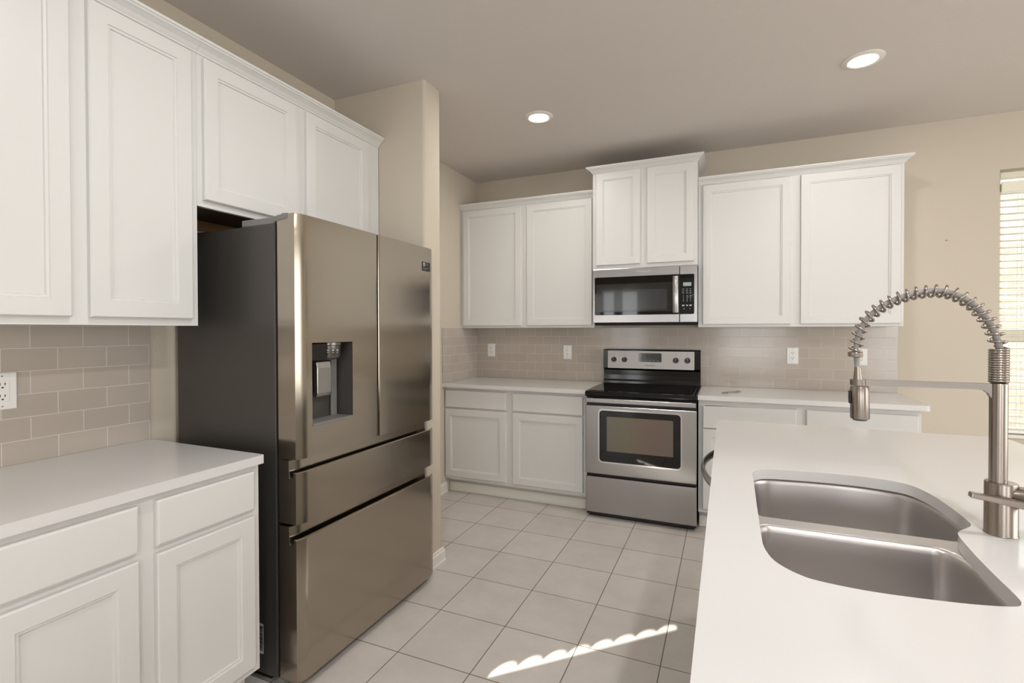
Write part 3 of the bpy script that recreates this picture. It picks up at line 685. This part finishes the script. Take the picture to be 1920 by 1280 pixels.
def knob(x, z, px):
    k = MB(); y = bgy(z) - .003
    k.lathe([(0, 0), (.0275, 0), (.0275, .001), (0, .001)], (x, y, z), (0, -1, 0), 32); ring = k.build('knob_bezel', 'nickel', bgd)
    k = MB(); k.lathe([(0, .001), (.0215, .001), (.0205, .014), (.019, .017), (0, .017)], (x, y, z), (0, -1, 0), 32); kb = k.build('knob', 'black', bgd)
    k = MB(); k.box((x - .0055, y - .028, z - .021), (x + .0055, y - .0165, z + .021)); g = k.build('knob_grip', 'dgrey', kb, bevel=.002)
    k = MB(); k.box((x + .0058 * 0 - .0008, y - .0287, z + .004), (x + .0008, y - .0281, z + .019)); k.build('knob_pointer', 'ink', kb)
    k = MB(); k.box((x - .002, y - .0006, z + .036), (x + .002, y, z + .041)); k.box((x - .0012, y - .0006, z + .050), (x + .0012, y, z + .055)); k.build('knob_lettering', 'dink', bgd)
for x in (-.8475, -.7615, -.3645, -.278): knob(x, 1.1105, 0)
for x in (-.805, -.321):
    k = MB(); k.box((x - .002, bgy(1.07) - .0036, 1.067), (x + .002, bgy(1.07) - .003, 1.071)); k.build('indicator_lamp', 'dink', bgd)
text_obj('Whirlpool', 'lettering', 'dink', bgd, .017, (-.562, bgy(1.067) - .0032, 1.067), (1, 0, 0), (0, 0, 1), .0004, .35)
# oven door
od = MB().box((rx0 + .0005, ry + .0, .322), (rx1 - .0005, ry + .028, .812)).build('oven_door', 'steel', rg_, bevel=.006)
def fplate(x0, z0, x1, z1, r, w0, w1, name, m, parent, y=ry):
    L = rrect(x0, z0, x1, z1, r, 6); mb = MB(); mb.rings([[(x, y - w0, z) for x, z in L], [(x, y - w1, z) for x, z in L]]); return mb.build(name, m, parent)
fplate(-.842, .405, -.272, .789, .030, -.001, .0030, 'window_trim', 'chrome', od)
fplate(-.832, .416, -.281, .779, .024, .0028, .0042, 'oven_glass', 'glass', od)
fplate(-.779, .492, -.329, .737, .004, .0042, .0046, 'oven_window', 'irid', od)
hd = MB(); hd.box((rx0 + .006, ry - .026, .8345), (rx1 - .004, ry - .012, .8665)); hd.build('oven_handle', 'steel', rg_, bevel=.004)
for x in (rx0 + .02, rx1 - .05): MB().box((x, ry - .0125, .838), (x + .03, ry + .03, .863)).build('handle_mount', 'black', rg_)
MB().box((rx0 + .0005, ry, .044), (rx1 - .0005, ry + .028, .302)).build('storage_drawer', 'steel', rg_, bevel=.006)

# ------------------------------------------------------------------ microwave
mw = thing('microwave_oven', 'stainless over-the-range microwave below the raised cabinet', 'microwave', (-.5725, 3.98, 1.386))
mx0, mx1, my = -.9535, -.1925, 3.790
MB().box((mx0 + .001, my + .03, 1.405), (mx1 - .001, YB - .010, 1.8165)).build('body', 'black', mw)
vb = MB(); vb.prism([(my + .018, 1.4045), (my + .026, 1.386), (YB - .06, 1.386), (YB - .02, 1.4045)], 'x', mx0 + .012, mx1 - .006); vb.build('vent_base', 'black', mw, bevel=.003)
md = MB().box((mx0, my, 1.4055), (-.3155, my + .029, 1.8160)).build('door', 'steel', mw, bevel=.003)
ms = MB().box((-.3125, my, 1.4055), (mx1, my + .029, 1.8160)).build('control_side', 'steel', mw, bevel=.003)
fplate(-.9375, 1.4635, -.3165, 1.7535, [.010, 0, 0, .010], -.001, .0012, 'door_glass', 'glass', md, my)
fplate(-.924, 1.487, -.362, 1.699, .004, .0012, .0016, 'door_screen', 'dgscreen' if 0 else 'mesh', md, my)
fplate(-.878, 1.4995, -.4005, 1.652, .003, .0016, .0020, 'door_viewport', 'display', md, my)
fplate(-.3125, 1.4635, -.2135, 1.7515, [0, .010, .010, 0], -.001, .0012, 'keypad', 'glass', ms, my)
fplate(-.2895, 1.666, -.2330, 1.692, .001, .0012, .0016, 'display_window', 'lcd', ms, my)
ky = MB()
for i, z in enumerate((1.644, 1.630, 1.616)):
    for x in (-.289, -.263, -.240): ky.box((x - .006, my - .0016, z - .0015), (x + .006, my - .0011, z + .0015))
for i, z in enumerate((1.595, 1.583, 1.571, 1.559)):
    for x in (-.287, -.262, -.238): ky.box((x - .0018, my - .0016, z - .0025), (x + .0018, my - .0011, z + .0025))
ky.build('key_lettering', 'ink', ms); ky = MB()
for x, w in ((-.288, .008), (-.262, .006), (-.239, .008)): ky.box((x - w, my - .0016, 1.522), (x + w, my - .0011, 1.531))
for x, w in ((-.283, .005), (-.243, .003)): ky.box((x - w, my - .0016, 1.501), (x + w, my - .0011, 1.504))
ky.build('key_lettering', 'ink', ms)
mh = MB(); rs = []
for k in range(17):
    t = k / 16; z = 1.4745 + .265 * t; bow = .012 * sin(pi * t)
    rs.append([(x, my - yy - bow, z) for x, yy in ((-.3585, .022), (-.3585, .012), (-.3205, .012), (-.3205, .022), (-.3280, .027), (-.3510, .027))])
mh.rings(rs, smooth=True).build('handle', 'steel', md)
for z in (1.480, 1.722): MB().box((-.350, my - .02, z), (-.329, my + .001, z + .012)).build('handle_mount', 'steel', md)
text_obj('Whirlpool', 'lettering', 'logo', md, .026, (-.573, my - .0006, 1.789), (1, 0, 0), (0, 0, 1), .0008, .35)

# ------------------------------------------------------------------ outlets
def outlet(label, F, u, v):
    c = F(u, v, 0); r = thing('wall_outlet', label, 'outlet', c, 'white wall outlets')
    mb = MB(); q = lambda d, w: quad(F, u - .0375 + d, u + .0375 - d, v - .06 + d, v + .06 - d, w); mb.rings([q(0, .0002), q(0, .003), q(.003, .006)]); mb.build('cover_plate', 'plate', r)
    mb = MB(); q = lambda d, w: quad(F, u - .0168 + d, u + .0168 - d, v - .0335 + d, v + .0335 - d, w); mb.rings([q(0, .005), q(0, .0075), q(.001, .008)]); rc = mb.build('receptacle', 'plate', r)
    for s in (-.019, .019):
        for du in (-.006, .006):
            mb = MB(); F.box(mb, u + du - .0013, v + s + .001, .0079, u + du + .0013, v + s + .009, .0084); mb.build('slot', 'slot', rc)
        mb = MB(); F.box(mb, u - .0025, v + s - .009, .0079, u + .0025, v + s - .004, .0084); mb.build('ground_hole', 'slot', rc)
    for s in (-.049, .049):
        mb = MB(); F.box(mb, u - .002, v + s - .002, .0058, u + .002, v + s + .002, .0065); mb.build('cover_screw', 'grey', r)
    return r
FTB = Face('B', YB - .0082); FTL = Face('L', XL + .0082)
o1 = outlet('white wall outlet on the back tile nearest the inner corner', FTB, -2.006, 1.1665)
for x, lb in ((-1.272, 'white wall outlet on the back tile between corner outlet and range'), (.4442, 'white wall outlet on the back tile between range and faucet, fully in view'), (.8632, 'white wall outlet on the back tile partly behind the faucet spray')):
    copy_tree(o1, (x, YB - .0082, 1.158), lb)
outlet('white wall outlet cut off by the picture edge, above the counter beside the refrigerator', FTL, .8195, 1.1575)

# ------------------------------------------------------------------ ceiling lights
cl = thing('ceiling_light', 'lit round recessed ceiling light nearest the partition wall', 'ceiling light', (-1.1195, 3.04, ZC), 'recessed ceiling lights')
MB().lathe([(.064, -.001), (.094, -.001), (.0935, .002), (.088, .005), (.070, .009), (.064, .006)], (-1.1195, 3.04, ZC - .001), (0, 0, -1), 48, ring=True).build('trim_ring', 'trim', cl)
MB().lathe([(0, 0), (.0635, 0), (.0635, .004), (.0, .0045)], (-1.1195, 3.04, ZC - .0005), (0, 0, -1), 40).build('diffuser', 'lamp', cl)
copy_tree(cl, (.638, 3.06, ZC), 'lit round recessed ceiling light nearest the window')

# ------------------------------------------------------------------ loose small things
pl = thing('drawer_pull', 'small loose metal drawer pull lying on the counter beside the range', 'drawer pull', (.025, 3.765, HC))
a, b = Vector((-.03, 3.690, HC + .006)), Vector((.078, 3.838, HC + .006)); d = (b - a).normalized()
MB().tube([a, b], .0055, 12).build('bar', 'chrome', pl)
for t in (.12, .88):
    c = a.lerp(b, t); MB().tube([c + Vector((d.y, -d.x, 0)) * .004, c + Vector((d.y, -d.x, 0)) * .032], .005, 10).build('post', 'chrome', pl)
nl = MB(); nl.lathe([(0, 0), (.0018, 0), (.0018, .012), (.0045, .013), (.004, .0155), (0, .016)], (1.3328, YB + .001, 1.937), (0, -1, 0), 12)
tag(nl.build('wall_screw', 'grey'), 'tiny screw left in the bare beige wall between wall cabinet and window', 'screw')
